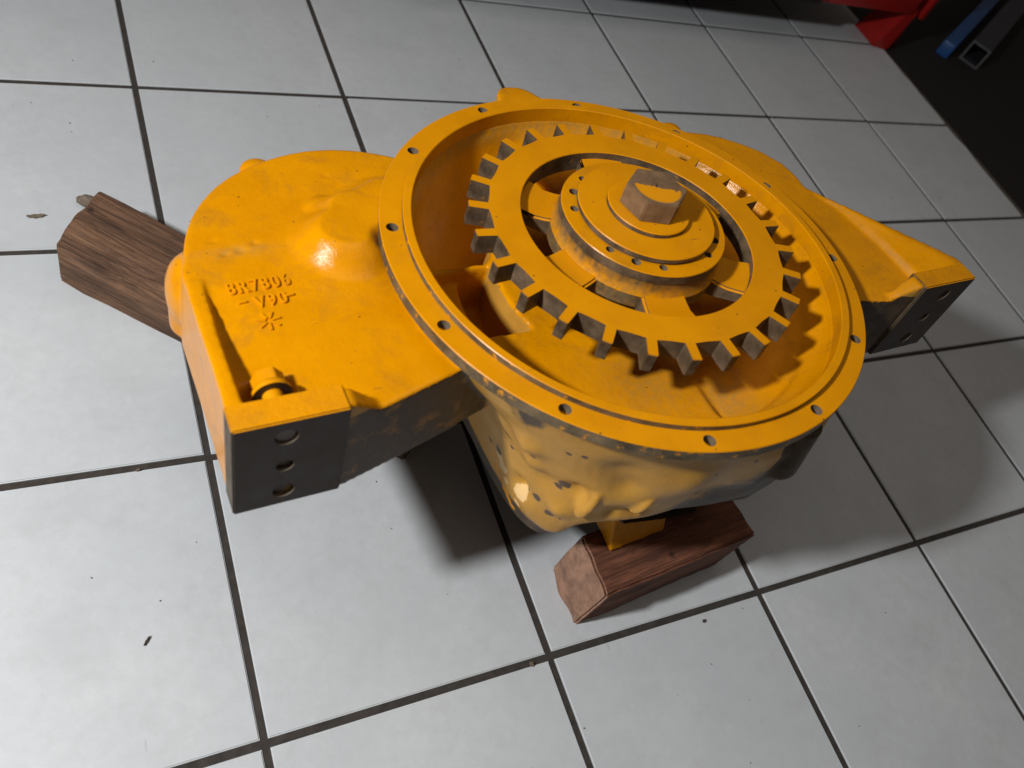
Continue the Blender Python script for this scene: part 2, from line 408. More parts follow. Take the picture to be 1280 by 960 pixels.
# lobes
def arc(cx, cy, r, a0, a1, n):
    return [(cx + r * math.cos(math.radians(a0 + (a1 - a0) * k / n)), cy + r * math.sin(math.radians(a0 + (a1 - a0) * k / n))) for k in range(n + 1)]
TOPH = -.027; BOT = -.116
lobeL = [(-.205, -.086), (-.292, -.110), (-.318, -.116), (-.402, -.116), (-.4035, .02), (-.404, .062)] + arc(-.245, .056, .1552, 172, 60, 24) + arc(0, 0, .224, 134, 203, 16)
botL = [((x + .245) * 1.025 - .245, (y - .02) * 1.01 + .02) if i < len(lobeL) - 17 else (x * .715, y * .715) for i, (x, y) in enumerate(lobeL)]
bmL = bmesh.new(); prism(bmL, lobeL, BOT, TOPH, botL)
me_ = bpy.data.meshes.new('t'); bmesh.ops.recalc_face_normals(bmL, faces=bmL.faces[:]); bmL.to_mesh(me_); bmL.free(); bm.from_mesh(me_)
lobeR = [(.205, -.089), (.253, -.102), (.292, -.111), (.318, -.116), (.405, -.116), (.411, -.090), (.362, .003), (.323, .079), (.326, .105), (.322, .128), (.307, .154), (.288, .172), (.267, .186), (.245, .196), (.2236, .2015), (.198, .208), (.170, .214)]
lobeR = lobeR + arc(0, 0, .224, 48, -22, 16)
bmL = bmesh.new(); prism(bmL, lobeR, BOT, TOPH, [(x, y) if i < len(lobeR) - 17 else (x * .86, y * .86) for i, (x, y) in enumerate(lobeR)])
me_.clear_geometry(); bmesh.ops.recalc_face_normals(bmL, faces=bmL.faces[:]); bmL.to_mesh(me_); bmL.free(); bm.from_mesh(me_)
def addp(pts, z0, z1, taper=None):
    b2 = bmesh.new(); prism(b2, pts, z0, z1, taper); me_.clear_geometry(); bmesh.ops.recalc_face_normals(b2, faces=b2.faces[:]); b2.to_mesh(me_); b2.free(); bm.from_mesh(me_)
def loft(secs):
    """secs: list of equal-length closed 3D outlines"""
    b2 = bmesh.new(); rs = [[b2.verts.new(p) for p in q] for q in secs]; n_ = len(rs[0])
    for p, q in zip(rs, rs[1:]):
        for i_ in range(n_): b2.faces.new((p[i_], p[(i_ + 1) % n_], q[(i_ + 1) % n_], q[i_]))
    b2.faces.new(rs[0]); b2.faces.new(rs[-1]); bmesh.ops.triangulate(b2, faces=b2.faces[:])
    me_.clear_geometry(); bmesh.ops.recalc_face_normals(b2, faces=b2.faces[:]); b2.to_mesh(me_); b2.free(); bm.from_mesh(me_)
# left rib: thin wall rising from the plate to the pad
S_ = []
for y, xo, xi, t_ in ((-.112, -.4065, -.3935, -.0050), (-.085, -.4060, -.3935, -.0050), (-.055, -.4055, -.3930, -.0092), (-.02, -.4052, -.3925, -.0142), (.015, -.4045, -.3915, -.0195), (.045, -.4038, -.3905, -.0245), (.070, -.4025, -.3915, -.0300)):
    S_.append([(xo, y, -.06), (xo, y, t_), (xi, y, t_), (xi + .003, y, -.06)])
loft(S_)
# right rib: its inner face slopes down to the plate
S_ = []
for k in range(9):
    t = k / 8; y = -.112 + (.078 + .112) * t
    if y < -.088: xo = .4105
    else: xo = .4115 + (.3265 - .4115) * (y + .088) / (.166)
    tp_ = -.0050 if y < -.088 else -.0050 + (-.0275 + .0050) * (y + .088) / .166
    wt = max(.004, .013 * (1 - .6 * t)); base = min(xo - .006, .348 - max(0, (y + .03)) * .18)
    S_.append([(xo, y, -.06), (xo, y, tp_), (xo - wt, y, tp_), (base + .0055, y, TOPH + .0100 * (1 - t)), (base, y, TOPH - .001), (base, y, -.06)])
loft(S_)
# pad backs sloping down to the plate
for s in (-1, 1):
    S_ = []
    for x, yf, yb, t_ in ((.404, -.117, -.0955, -.0055), (.3205, -.117, -.0985, -.0055), (.3165, -.1165, -.099, -.0065), (.292, -.110, -.1015, -.0275), (.288, -.109, -.102, -.031)):
        S_.append([(s * x, yf, -.112), (s * x, yf, t_), (s * x, yb, t_), (s * x, yb, -.112)])
    loft(S_)
for s in (-1, 1):
    w_ = [(s * .212, -.0882), (s * .150, -.0705), (s * .150, -.052), (s * .212, -.052)]
    addp(w_, -.1155, -.050)
# bosses and ears
cyl(bm, (-.306, .205, -.075), .0165, .068, 24); ell(bm, (-.306, .205, -.042), (.0165, .0165, .008))
cyl(bm, (.193, .203, -.060), .014, .075, 24); ell(bm, (.193, .203, -.024), (.014, .014, .006))
addp([(-.036, .232), (.030, .236), (.013, .262), (.004, .268), (-.012, .270), (-.022, .266), (-.028, .258)], -.055, -.0008)
cyl(bm, (.076, -.216, -.062), .024, .062, 28, r2=.019)
ell(bm, (-.393, .086, -.075), (.022, .030, .040)); cyl(bm, (-.392, .086, -.09), .0215, .05, 24)
# lumps on the sump wall
ell(bm, (-.1010, -.1835, -.136), (.0078, .0110, .030), Matrix.Rotation(.14, 4, 'Y'))
ell(bm, (-.059, -.206, -.123), (.0060, .0100, .026), Matrix.Rotation(.25, 4, 'Y'))
# foot lug under the sump
addp([(.0045, -.151), (.084, -.147), (.098, -.08), (.012, -.08)], -.3255, [-.2720, -.270, -.26, -.26], [(.0045, -.1715), (.087, -.167), (.100, -.08), (.012, -.08)])
addp([(.070, -.158), (.100, -.150), (.14, -.12), (.09, -.09)], -.300, [-.270, -.262, -.25, -.25])
box(bm, (.05, -.06, -.300), (.16, .09, .05)); cyl(bm, (-.070, .078, -.292), .034, .049, 32)
box(bm, (.05, -.06, -.305), (.10, .12, .0395))
# central bearing boss inside the bowl
cyl(bm, (0, 0, -.035), .064, .05, 48)
bpy.data.meshes.remove(me_)
cast = obj('casting', bm, M['cast'], root); cast.location = UP
bake(cast, ('REMESH', dict(mode='VOXEL', voxel_size=.0020, use_smooth_shade=True)), ('SMOOTH', dict(factor=.5, iterations=6)))
me = cast.data; nv = len(me.vertices)
co = np.empty(nv * 3); me.vertices.foreach_get('co', co); co = co.reshape(-1, 3)
no = np.empty(nv * 3); me.vertex_normals.foreach_get('vector', no); no = no.reshape(-1, 3)
X, Y, Z = co[:, 0], co[:, 1], co[:, 2]
def ss(v, a, b): t = np.clip((v - a) / (b - a), 0, 1); return t * t * (3 - 2 * t)
top = (no[:, 2] > .8) & (Z > -.0285) & (Z < -.018) & (X < -.16) & (Y > -.10)
R2 = np.sqrt(X ** 2 + Y ** 2)
outr = ss(R2, .222, .232)
# swelling over the left shaft bore: broad rise, diagonal shoulder, plateau running under the flange
def segd(x0, y0, x1, y1):
    dx, dy = x1 - x0, y1 - y0; t = np.clip(((X - x0) * dx + (Y - y0) * dy) / (dx * dx + dy * dy), 0, 1)
    return np.sqrt((X - x0 - t * dx) ** 2 + (Y - y0 - t * dy) ** 2)
broad = .0195 * ss(-segd(-.205, .112, -.262, .074), -.053, -.020)
plateau = .0050 * ss(-segd(-.225, .090, -.268, .056), -.070, -.020)
broad = broad * (1 - .25 * ss(-segd(-.215, .060, -.205, .055), -.030, -.010)) + .0065 * ss(-segd(-.266, .124, -.240, .088), -.021, -.004) + .0040 * ss(-segd(-.240, .088, -.215, .082), -.018, -.004)
dent = -.010 * np.exp(-(((X + .231) / .011) ** 2 + ((Y - .057) / .009) ** 2))
bumpf = broad + plateau + dent
Z += np.where(top, np.minimum(bumpf, .0235), 0)
# pocket behind the left pad for the bolt head, small casting flaws
Z -= np.where(top, .015 * ss(X, -.390, -.385) * ss(-X, .349, .354) * ss(-Y, .062, .070) * ss(Y, -.0975, -.0935), 0)
for (fx, fy, fr, fd) in ((-.365, .078, .004, -.0022), (-.352, .081, .006, -.0020), (-.338, .088, .004, -.0020), (-.372, .096, .005, -.0014), (-.30, .02, .003, -.001), (-.25, .17, .004, -.0012)):
    Z += np.where(top, fd * np.exp(-(((X - fx) / fr) ** 2 + ((Y - fy) / (fr * .5)) ** 2)), 0)
# dimple and hollows in the sump wall
for (cx, cy, cz, r, d) in ((-.1269, -.1227, -.194, .011, .010), (-.112, -.1767, -.132, .013, .008), (-.152, -.133, -.095, .016, -.009), (-.142, -.136, -.130, .012, -.006), (-.128, -.150, -.145, .016, .004), (-.118, -.134, -.215, .018, -.004), (-.112, -.166, -.178, .013, -.006), (-.085, -.180, -.165, .012, .006),
        (-.099, -.201, -.072, .022, .008), (-.085, -.203, -.098, .018, .007), (-.0526, -.2068, -.148, .014, .009), (-.04, -.222, -.076, .026, -.007), (.01, -.225, -.12, .03, .006), (.06, -.22, -.10, .04, -.004), (-.075, -.198, -.152, .014, .007)):
    g = np.exp(-(((X - cx) ** 2 + (Y - cy) ** 2 + (Z - cz) ** 2) / (r * r))) * (R2 > .12) * (no[:, 2] < .5)
    X -= no[:, 0] * d * g; Y -= no[:, 1] * d * g; Z -= no[:, 2] * d * g
hol = ss(-Z, .165, .240) * np.exp(-((X - .018) / .094) ** 6) * (Y < -.06) * (1 - 1.0 * ((Z < -.262) & (Y < -.122) & (Y > -.18) & (X > .0) & (X < .101)))
Y += .062 * hol * ss(-Y, .06, .14)
# gentle foundry waviness
nn = np.array([noise.noise(Vector((a * 14, b_ * 14, c * 14))) for a, b_, c in co[::1]])
amp = np.where(Z < -.125, .0016, .0006) * np.where(R2 < .22, .5, 1)
co += no * (nn * amp)[:, None]
# keep everything above the support plane, clear of the flange and pads
Z = co[:, 2]
me.vertices.foreach_set('co', co.ravel()); me.update()
me.vertex_normals.foreach_get('vector', no.ravel()); 
no2 = np.empty(nv * 3); me.vertex_normals.foreach_get('vector', no2); no = no2.reshape(-1, 3)
X, Y, Z = co.T
lobe = (Z > -.13) & (R2 > .226) & (np.abs(X) > .19)
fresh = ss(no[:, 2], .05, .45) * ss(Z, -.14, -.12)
fresh = np.where((R2 < .24) & (R2 > .219) & (Z < -.006) & (Z > -.0225) & (no[:, 2] < .6), 0, fresh)
fresh = np.maximum(fresh, 1.0 * ss(-X, .30, .36) * lobe * ss(-no[:, 0], -.1, .3) * ss(no[:, 1], -.8, -.5))
fresh = np.maximum(fresh, ((Y > .0) & lobe) * ss(no[:, 2], -.5, .2))
fresh = np.where(np.hypot(X - .076, Y + .216) < .034, 0, fresh)
fresh = np.maximum(fresh, ((X > .3) & lobe & (no[:, 0] > .3)) * .9)
bowl = (R2 < .217) & (Z > -.118) & ((no[:, 0] * X + no[:, 1] * Y) / np.maximum(R2, .01) < .35) & (no[:, 2] > -.3) & ((Z > -.055) | ((X < .03) & (Y > -.055) & (Z > -.112) & (R2 < .185)))
fresh = np.where(bowl, np.maximum(fresh, .85 * ss(no[:, 2], -.2, .15)), fresh)
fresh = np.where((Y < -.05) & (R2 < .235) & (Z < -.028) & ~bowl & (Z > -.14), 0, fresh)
# new yellow that ran down the corner of the sump and the lug
for (cx, cy, cz, r) in ((-.132, -.074, -.205, .004), (-.1288, -.0825, -.22, .005), (-.126, -.091, -.229, .0045), (-.1228, -.1003, -.238, .005), (-.120, -.107, -.245, .004), (-.1175, -.1136, -.252, .004)):
    fresh = np.maximum(fresh, .75 * (np.sqrt((X - cx) ** 2 + ((Y - cy) * .8) ** 2 + (Z - cz) ** 2) < r * 1.15))
fresh = np.maximum(fresh, .68 * ((Z < -.268) & (X > -.01) & (X < .105) & (Y < -.12)))
grime_shade = np.zeros(nv)  # holds real grease and dirt, and shade painted into the colour
grime_shade = np.maximum(grime_shade, ss(-Z - .18 * X, .246, .266) * .9 * (1 - ((Z < -.27) & (X > -.01) & (X < .105) & (Y < -.12))))
grime_shade = np.maximum(grime_shade, ss(-no[:, 1], .35, .6) * ss(Z, -.132, -.120) * ss(np.abs(X), .150, .175) * ss(R2, .170, .190) * (Z < -.02) * (X > -.385) * .66)  # dirty beam front, with its shadow painted on up to the sump
fresh = np.where((grime_shade > .3) & (no[:, 2] < .3) & (Z > -.14), np.minimum(fresh, .2), fresh)
grime_shade = np.maximum(grime_shade, ss(-no[:, 2], .70, .92) * .8)
grime_shade = np.maximum(grime_shade, .78 * ss(X + .8 * (-Z - .10), -.03, .08) * (Z < -.02) * (Y < 0))  # self-shadow of the sump's right half, painted as dark colour
grime_shade = np.maximum(grime_shade, .8 * ((Z < -.02) & (np.hypot(X - .076, Y + .216) < .032)))
grime_shade = np.maximum(grime_shade, ((Z > -.026) & (R2 > .222) & (Z < -.006) & (Y < 0) & (np.abs(X) < .2)) * .55)
chip = np.zeros(nv)
for (cx, cy, cz, r) in ((-.137, -.082, -.184, .0055), (-.142, -.1035, -.146, .0035), (-.1435, -.136, -.112, .004), (-.140, -.170, -.066, .0045), (-.132, -.179, -.060, .003), (-.1185, -.1665, -.135, .0075), (-.121, -.160, -.144, .006), (-.122, -.143, -.186, .005), (-.1123, -.158, -.196, .0055), (-.1196, -.191, -.056, .0025), (-.136, -.0645, -.19, .004), (-.02, -.228, -.062, .003), (.02, -.232, -.055, .003), (-.07, -.213, -.05, .0035)):
    chip = np.maximum(chip, 1 - np.sqrt((X - cx) ** 2 + (Y - cy) ** 2 + ((Z - cz) * 1.1) ** 2) / (r * 2))
flake = np.zeros(nv)
for (cx, cy, cz, r) in ((-.1255, -.1232, -.206, .0080), (-.1213, -.1234, -.226, .0050), (-.118, -.118, -.244, .0040), (-.128, -.0996, -.218, .0035), (-.1314, -.094, -.202, .0075), (-.1343, -.085, -.192, .006)):
    flake = np.maximum(flake, 1 - np.sqrt((X - cx) ** 2 + (Y - cy) ** 2 + ((Z - cz) * 1.0) ** 2) / (r * 2))
dust = np.zeros(nv)
dust = np.where(bowl, .75 * ss(Z, -.032, -.016) * ss(Y, .06, .12), dust)
dust = np.where(bowl, np.maximum(dust, .55 * np.exp(-((X + .04) ** 2 + (Y + .13) ** 2) / .045 ** 2)), dust)
dust = np.where(bowl, np.maximum(dust, .9 * np.exp(-(((X - .03) / .03) ** 2 + ((Y + .165) / .03) ** 2))), dust)
dust = np.where(~bowl & (X < -.15), np.maximum(dust, .9 * np.exp(-(((X + .205) / .016) ** 2 + ((Y - .07) / .016) ** 2))), dust)
dust = np.where(~bowl & (X < -.15), np.maximum(dust, .6 * np.exp(-(((X + .355) / .03) ** 2 + ((Y - .08) / .006) ** 2))), dust)
dust = np.where(~bowl & (X > .3), np.maximum(dust, .5 * ss(no[:, 2], .95, .6)), dust)
for nm_, arr in (('fresh', fresh), ('grime_shade', grime_shade), ('dust', dust), ('chip', chip), ('flake', flake)):
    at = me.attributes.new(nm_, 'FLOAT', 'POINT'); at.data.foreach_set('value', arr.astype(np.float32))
me.materials.clear(); me.materials.append(M['cast'])
for p in me.polygons: p.use_smooth = True

# --- cast lettering on the left lobe
def cast_text(s, x, y, size, ang, name='cast_lettering', sx=1.0):
    cu = bpy.data.curves.new('t', 'FONT'); cu.body = s; cu.size = size; cu.extrude = .0011; cu.bevel_depth = .00035; cu.bevel_resolution = 1; cu.offset = -.0001
    cu.space_character = 1.22; cu.align_x = 'LEFT'; cu.resolution_u = 4
    to = bpy.data.objects.new('t', cu); COL.objects.link(to)
    dg = bpy.context.evaluated_depsgraph_get(); dg.update(); m_ = bpy.data.meshes.new_from_object(to.evaluated_get(dg)); bpy.data.objects.remove(to); bpy.data.curves.remove(cu)
    m_.name = name
    o = obj(name, m_, M['boltpaint'], cast, 40); o.location = (x, y, TOPH + .0008); o.rotation_euler = (0, 0, math.radians(ang)); o.scale = (sx, 1, 1); return o
cast_text('8R7806', -.3740, .0290, .0190, 3.5, sx=.76)
cast_text('V90', -.3560, .0110, .0180, 3.5, sx=.82)
cast_text('-', -.3685, .0145, .0190, 8, sx=1.3); cast_text('-', -.3300, .0155, .0190, 8, sx=1.3)
bm = bmesh.new()
for k in range(7):
    a = 2 * PI * k / 7 + .2
    box(bm, (.0042 * math.cos(a), .0042 * math.sin(a), 0), (.0052, .0014, .002), Matrix.Rotation(a, 4, 'Z'), .0004)
o = obj('cast_emblem', bm, M['boltpaint'], cast, 40); o.scale = (1.5, 1.5, 1); o.location = (-.3505, -.0045, TOPH + .0008)

# --- machined flange with raised pilot lip and twelve bolt holes
bm = bmesh.new()
lathe(bm, [(.2155, -.0115), (.2155, .0056), (.2163, .0064), (.2231, .0064), (.2237, .0058), (.2237, .0000), (.2438, .0000), (.2445, -.0008), (.2447, -.0118)], 240)
bmesh.ops.recalc_face_normals(bm, faces=bm.faces[:]); bm.normal_update()
for f in bm.faces:
    c_ = f.calc_center_median()
    if math.hypot(c_.x, c_.y) < .2165: f.material_index = 1
fl = part('mounting_flange', bm, [M['paint'], M['boltpaint']], 40)
cb_ = bmesh.new()
for k in range(12):
    a = math.radians(15.2 + 30 * k); cyl(cb_, (.2333 * math.cos(a), .2333 * math.sin(a), -.0055), .0056, .03, 24)
cut(fl, cb_)
for p in fl.data.polygons: p.use_smooth = True
fl.data.set_sharp_from_angle(angle=math.radians(35))

# --- the two machined mounting pads
for s in (-1, 1):
    bm = bmesh.new()
    x0, x1 = .3215, .4070
    prism(bm, [(-(x1 - x0) / 2, -.012), ((x1 - x0) / 2, -.012), ((x1 - x0) / 2, .012), (-(x1 - x0) / 2, .012)], -.0555, .0550)
    bmesh.ops.bevel(bm, geom=bm.edges[:], offset=.0012, segments=2, affect='EDGES')
    bmesh.ops.recalc_face_normals(bm, faces=bm.faces[:]); bm.normal_update()
    for f in bm.faces:
        f.material_index = 1 if f.normal.y < -.9 else 0
    o = part('mounting_pad', bm, [M['rough'], M['dark']], loc=(s * (x0 + x1) / 2, -.1082, -.0590))
    cc = bmesh.new()
    for hz, rr_ in ((-.0235, .0088), (-.060, .0070), (-.0950, .0088)):
        cyl(cc, (s * .3685 - s * (x0 + x1) / 2, -.004, hz + .0590), rr_, .024, 28, 'y')
    cut(o, cc)
    if s < 0:
        pad = o
# bolt pushed through the left pad from behind
bm = bmesh.new()
cyl(bm, (0, .018, 0), .0150, .0035, 32, 'y'); cyl(bm, (0, .0215, 0), .0150, .0036, 32, 'y', r2=.0128)
hd = cyl(bm, (0, .0285, 0), .0128, .0120, 6, 'y')
bmesh.ops.rotate(bm, verts=hd, matrix=Matrix.Rotation(math.radians(20), 3, 'Y'))
cyl(bm, (0, .004, 0), .0078, .026, 24, 'y')
bmesh.ops.bevel(bm, geom=[e for e in bm.edges if e.calc_length() > .008], offset=.0006, segments=2, affect='EDGES')
bmesh.ops.recalc_face_normals(bm, faces=bm.faces[:]); bm.normal_update()
for f in bm.faces:
    if f.normal.y < -.9: f.material_index = 1
part('flange_bolt', bm, [M['boltpaint'], M['dark']], 35, loc=(-.3685, -.0985, -.0215))
bm = bmesh.new(); cyl(bm, (0, 0, 0), .0072, .012, 24, 'y'); 
part('bolt_end', bm, M['thread'], 35, loc=(-.3685, -.1120, -.0235))

# --- toothed drive ring
GT = .0208; GB = .0003
NT_ = 26; PH = 90.4
bm = bmesh.new()
def ringpts():
    o_ = []
    for k in range(NT_):
        a0 = math.radians(PH + 360 / NT_ * k)
        hw = .00480 / .1475
        o_.append((.1475, a0 - hw)); o_.append((.1475, a0 + hw))
        g0, g1 = a0 + hw, a0 + 2 * PI / NT_ - hw
        for q in (.25, .5, .75):
            o_.append((.1475 - .0012 * math.sin(PI * q), g0 + (g1 - g0) * q))
    return o_
rp = ringpts()
outt = [bm.verts.new((r * math.cos(a), r * math.sin(a), GT)) for r, a in rp]
outb = [bm.verts.new((r * math.cos(a), r * math.sin(a), GB)) for r, a in rp]
int_ = [bm.verts.new((.1172 * math.cos(a), .1172 * math.sin(a), GT)) for r, a in rp]
int2 = [bm.verts.new((.1165 * math.cos(a), .1165 * math.sin(a), GT - .0008)) for r, a in rp]
inb = [bm.verts.new((.1160 * math.cos(a), .1160 * math.sin(a), GB)) for r, a in rp]
nr = len(rp)
for A_, B_ in ((outt, int_), (int_, int2), (int2, inb), (inb, outb), (outb, outt)):
    for i in range(nr): j = (i + 1) % nr; bm.faces.new((A_[i], A_[j], B_[j], B_[i]))
gear = part('drive_ring', bm, M['gear'], 30)
# one tooth, shared by all
bm = bmesh.new()
x0, x1 = .1475 * math.cos(.00480 / .1475), .1660
t_ = [(x0, -.00480), (x1, -.00455), (x1, .00455), (x0, .00480)]
prism(bm, t_, GB, GT)
bmesh.ops.bevel(bm, geom=[e for e in bm.edges if all(v.co.x > .16 for v in e.verts)], offset=.0005, segments=2, affect='EDGES')
tooth0 = obj('tooth', bm, M['gear'], gear)
for k in range(NT_):
    o = tooth0 if k == 0 else tooth0.copy()
    if k: COL.objects.link(o); o.parent = gear
    o.rotation_euler = (0, 0, math.radians(PH + 360 / NT_ * k))
# spokes
bm = bmesh.new()
prof = [(.070, .0115), (.080, .0115), (.0885, .0100), (.098, .0094), (.1166, .0130)]
hws = [.022, .0225, .023, .0235, .0255]
tv = [[bm.verts.new((r, s * hw, h)) for s in (-1, 1)] for (r, h), hw in zip(prof, hws)]
bv = [[bm.verts.new((r, s * hw, -.006 + .004 * (r > .1))) for s in (-1, 1)] for (r, h), hw in zip(prof, hws)]
for a, b_ in zip(tv, tv[1:]): bm.faces.new((a[0], a[1], b_[1], b_[0]))
for a, b_ in zip(bv, bv[1:]): bm.faces.new((a[0], b_[0], b_[1], a[1]))
for s in (0, 1):
    for k in range(4): bm.faces.new((tv[k][s], tv[k + 1][s], bv[k + 1][s], bv[k][s]))
bm.faces.new((tv[0][0], tv[0][1], bv[0][1], bv[0][0])); bm.faces.new((tv[-1][0], tv[-1][1], bv[-1][1], bv[-1][0]))
bmesh.ops.bevel(bm, geom=[e for e in bm.edges if abs(e.verts[0].co.y - e.verts[1].co.y) < .004 and abs(e.verts[0].co.x - e.verts[1].co.x) > .002], offset=.0022, segments=3, affect='EDGES')
spoke0 = obj('spoke', bm, M['gear'], gear, 40)
for k in range(6):
    o = spoke0 if k == 0 else spoke0.copy()
    if k: COL.objects.link(o); o.parent = gear
    o.rotation_euler = (0, 0, math.radians(18 + 60 * k + (3 if k == 2 else 0)))
# hub with its ring of small holes
bm = bmesh.new()
lathe(bm, [(.050, -.040), (.050, .0345), (.0808, .0345), (.0815, .0337), (.0815, .0245), (.0808, .0236), (.0812, .0190), (.0826, .0140), (.0852, .0095), (.0850, -.004), (.072, -.012), (.066, -.040)], 120)
bmesh.ops.recalc_face_normals(bm, faces=bm.faces[:]); bm.normal_update()
for f in bm.faces:
    c_ = f.calc_center_median()
    if .0242 < c_.z < .034 and math.hypot(c_.x, c_.y) > .081: f.material_index = 1
hub = obj('hub', bm, [M['hub'], M['gear']], gear, 30)
cc = bmesh.new()
for q in (0, 1, 2, 3):
    for d in (-21, 0, 21):
        a = math.radians(142 + 90 * q + d); cyl(cc, (.0702 * math.cos(a), .0702 * math.sin(a), .035), .0040 if d else .0047, .016, 20)
cut(hub, cc)
for p in hub.data.polygons: p.use_smooth = True
hub.data.set_sharp_from_angle(angle=math.radians(30))
bm = bmesh.new(); lathe(bm, [(0, .030), (.0655, .030), (.0660, .0360), (.0675, .0372), (.0675, .0412), (.0668, .0420), (0, .0420)], 120, False)
part('retaining_plate', bm, M['gear'], 30)
bm = bmesh.new(); lathe(bm, [(0, .0418), (.0400, .0418), (.0402, .0462), (.0395, .0470), (0, .0470)], 96, False)
wsh = part('washer', bm, M['gear'], 30)
# hex bolt head with chamfered top and centre dimple
bm = bmesh.new()
ha = math.radians(40)
prof = [(1.0, 0), (1.0, .0220), (.985, .0195), (.955, .0210)]
rg = []
for f_, z in prof[:2]: rg.append([bm.verts.new((.0302 * f_ * math.cos(ha + PI / 3 * k), .0289 * f_ * math.sin(ha + PI / 3 * k), z)) for k in range(6)])
for i in range(6): j = (i + 1) % 6; bm.faces.new((rg[0][i], rg[0][j], rg[1][j], rg[1][i]))
bm.faces.new(rg[1]); bm.faces.new(rg[0][::-1])
bmesh.ops.recalc_face_normals(bm, faces=bm.faces[:])
cc_e = [e for e in bm.edges]
bmesh.ops.bevel(bm, geom=cc_e, offset=.0009, segments=2, affect='EDGES')
hx = part('centre_bolt', bm, M['hex'], 14, loc=(0, 0, .0468))
cc = bmesh.new(); cyl(cc, (.001, .001, .0225), .0022, .006, 16); cut(hx, cc); hx.data.materials[0] = M['hex']

# ------------------------------------------------------------------ wooden blocks
def plank(name, label, cat, p0, d, L, W, H, mat, seed, rough=.002, wane=None, group=None, skew=0):
    """lies on the floor; p0 near end of the viewer-side bottom edge, d direction, grows to the left of d"""
    rnd = random.Random(seed)
    bm = bmesh.new(); nx, ny, nz = 40, 12, 10
    def shape(x, y, z):
        if wane: y0, z0 = wane(x, y, z)
        else: y0, z0 = y, z
        return y0, z0
    bmesh.ops.create_cube(bm, size=1.0)
    for v in bm.verts: v.co = Vector(((v.co.x + .5) * L, (v.co.y + .5) * W, (v.co.z + .5) * H))
    bmesh.ops.bevel(bm, geom=bm.edges[:], offset=.003, segments=2, affect='EDGES')
    bmesh.ops.subdivide_edges(bm, edges=[e for e in bm.edges if e.calc_length() > .02], cuts=14, use_grid_fill=True)
    for v in bm.verts:
        x, y, z = v.co
        if wane: y, z = wane(x, y, z)
        e = noise.noise(Vector((x * 9 + seed, y * 40, z * 40))) * rough + noise.noise(Vector((x * 60, y * 160 + seed, z * 160))) * rough * .6 - max(0, noise.noise(Vector((x * 26 + seed, y * 14, z * 14))) - .28) * rough * 4
        c = Vector((L / 2, W / 2, H / 2)); dirv = Vector((0, y - W / 2, z - H / 2)); 
        if dirv.length > 1e-6: dirv.normalize()
        endf = noise.noise(Vector((seed, y * 35, z * 35))) * rough * 1.6 * (max(0, 1 - x / .05) - max(0, 1 - (L - x) / .05))
        e *= min(1, max(0, min(x, L - x) - .001) / .014)
        v.co = Vector((x + endf + (skew * (y / W - .5) if x < L * .3 else 0), y + dirv.y * e, max(0, z + dirv.z * e if z > .004 else 0)))
    o = obj(name, bm, mat, None, 40)
    ang = math.atan2(d[1], d[0])
    o.location = (p0[0], p0[1], 0.0002); o.rotation_euler = (0, 0, ang)
    o['label'] = label; o['category'] = cat
    return o
def wane_l(x, y, z):
    # worn round lower front arris, hollow top
    H = .080
    if z > H * .5 and y < .030: z -= (0.030 - y) * .38 * (z / H)
    return y, z
# left plank: viewer-side bottom edge from (-.795,.279) towards (.742,-.672); the body of the plank lies to the left of that direction
plank('wooden_plank', 'weathered dark brown wooden plank sticking out under the left lobe of the housing', 'wooden plank',
      (-.797, .286), (.742, -.672), .495, .098, .0765, M['wood_l'], 3, .0038, wane_l, skew=-.012)
plank('wooden_block', 'short reddish brown wooden block with pale sawn end under the front of the housing', 'wooden block',
      (-.2825, -.3036), (.9945, .105), .240, .0755, .0985, M['wood_r'], 11, .0026, None, skew=.006)

# ------------------------------------------------------------------ background: red bench, blue bar, square tube
rb = thing('red_bench', 'red steel workshop bench foot and bottom rail at the back of the tiled floor', 'bench', Matrix.Translation((1.0, 1.0, 0)))
def rp_(name, bm, mat=None): 
    o = obj(name, bm, mat or M['red'], rb, 40); return o
bm = bmesh.new()
# flared foot standing on the floor at (1.30,.98)
ft = [(.256, -.021), (.302, -.034), (.385, .010), (.385, .075), (.256, .075)]
tp = [(.215, -.062), (.268, -.050), (.300, -.020), (.300, .020), (.215, .02)]
ft_t = [(.262, -.045), (.300, -.045), (.330, -.015), (.330, .03), (.262, .03)]
prism(bm, ft_t, .0, .122, ft)
bmesh.ops.bevel(bm, geom=bm.edges[:], offset=.002, segments=2, affect='EDGES'); rp_('foot', bm)
bm = bmesh.new(); box(bm, (.285, .0, .50), (.018, .07, .80), None, .003); rp_('post', bm)
bm = bmesh.new(); box(bm, (.345, .0, .50), (.018, .07, .80), None, .003); rp_('post', bm)
bm = bmesh.new(); box(bm, (.085, -.045, .148), (.37, .012, .055), None, .002); rp_('rail', bm)
bm = bmesh.new(); box(bm, (-.63, .2600, .145), (1.06, .675, .030), None, .002); rp_('shelf', bm, M['mat'])
bm = bmesh.new(); box(bm, (.072, .282, .146), (.34, .636, .028), None, .002); rp_('shelf', bm, M['mat'])
bm = bmesh.new(); box(bm, (-.45, .655, .42), (1.44, .012, .56), None, .002); rp_('back_panel', bm)
bm = bmesh.new(); box(bm, (-.40, .70, .35), (1.6, .03, .70), None, .002); obj('light_block_panel', bm, M['mat'], rb)  # unseen dark panel added to block light coming in under the shelf
for yy in (.62,):
    for xx in (-1.14, .25):
        bm = bmesh.new(); box(bm, (xx, yy - .04, .065), (.05, .05, .13), None, .002); rp_('foot', bm)
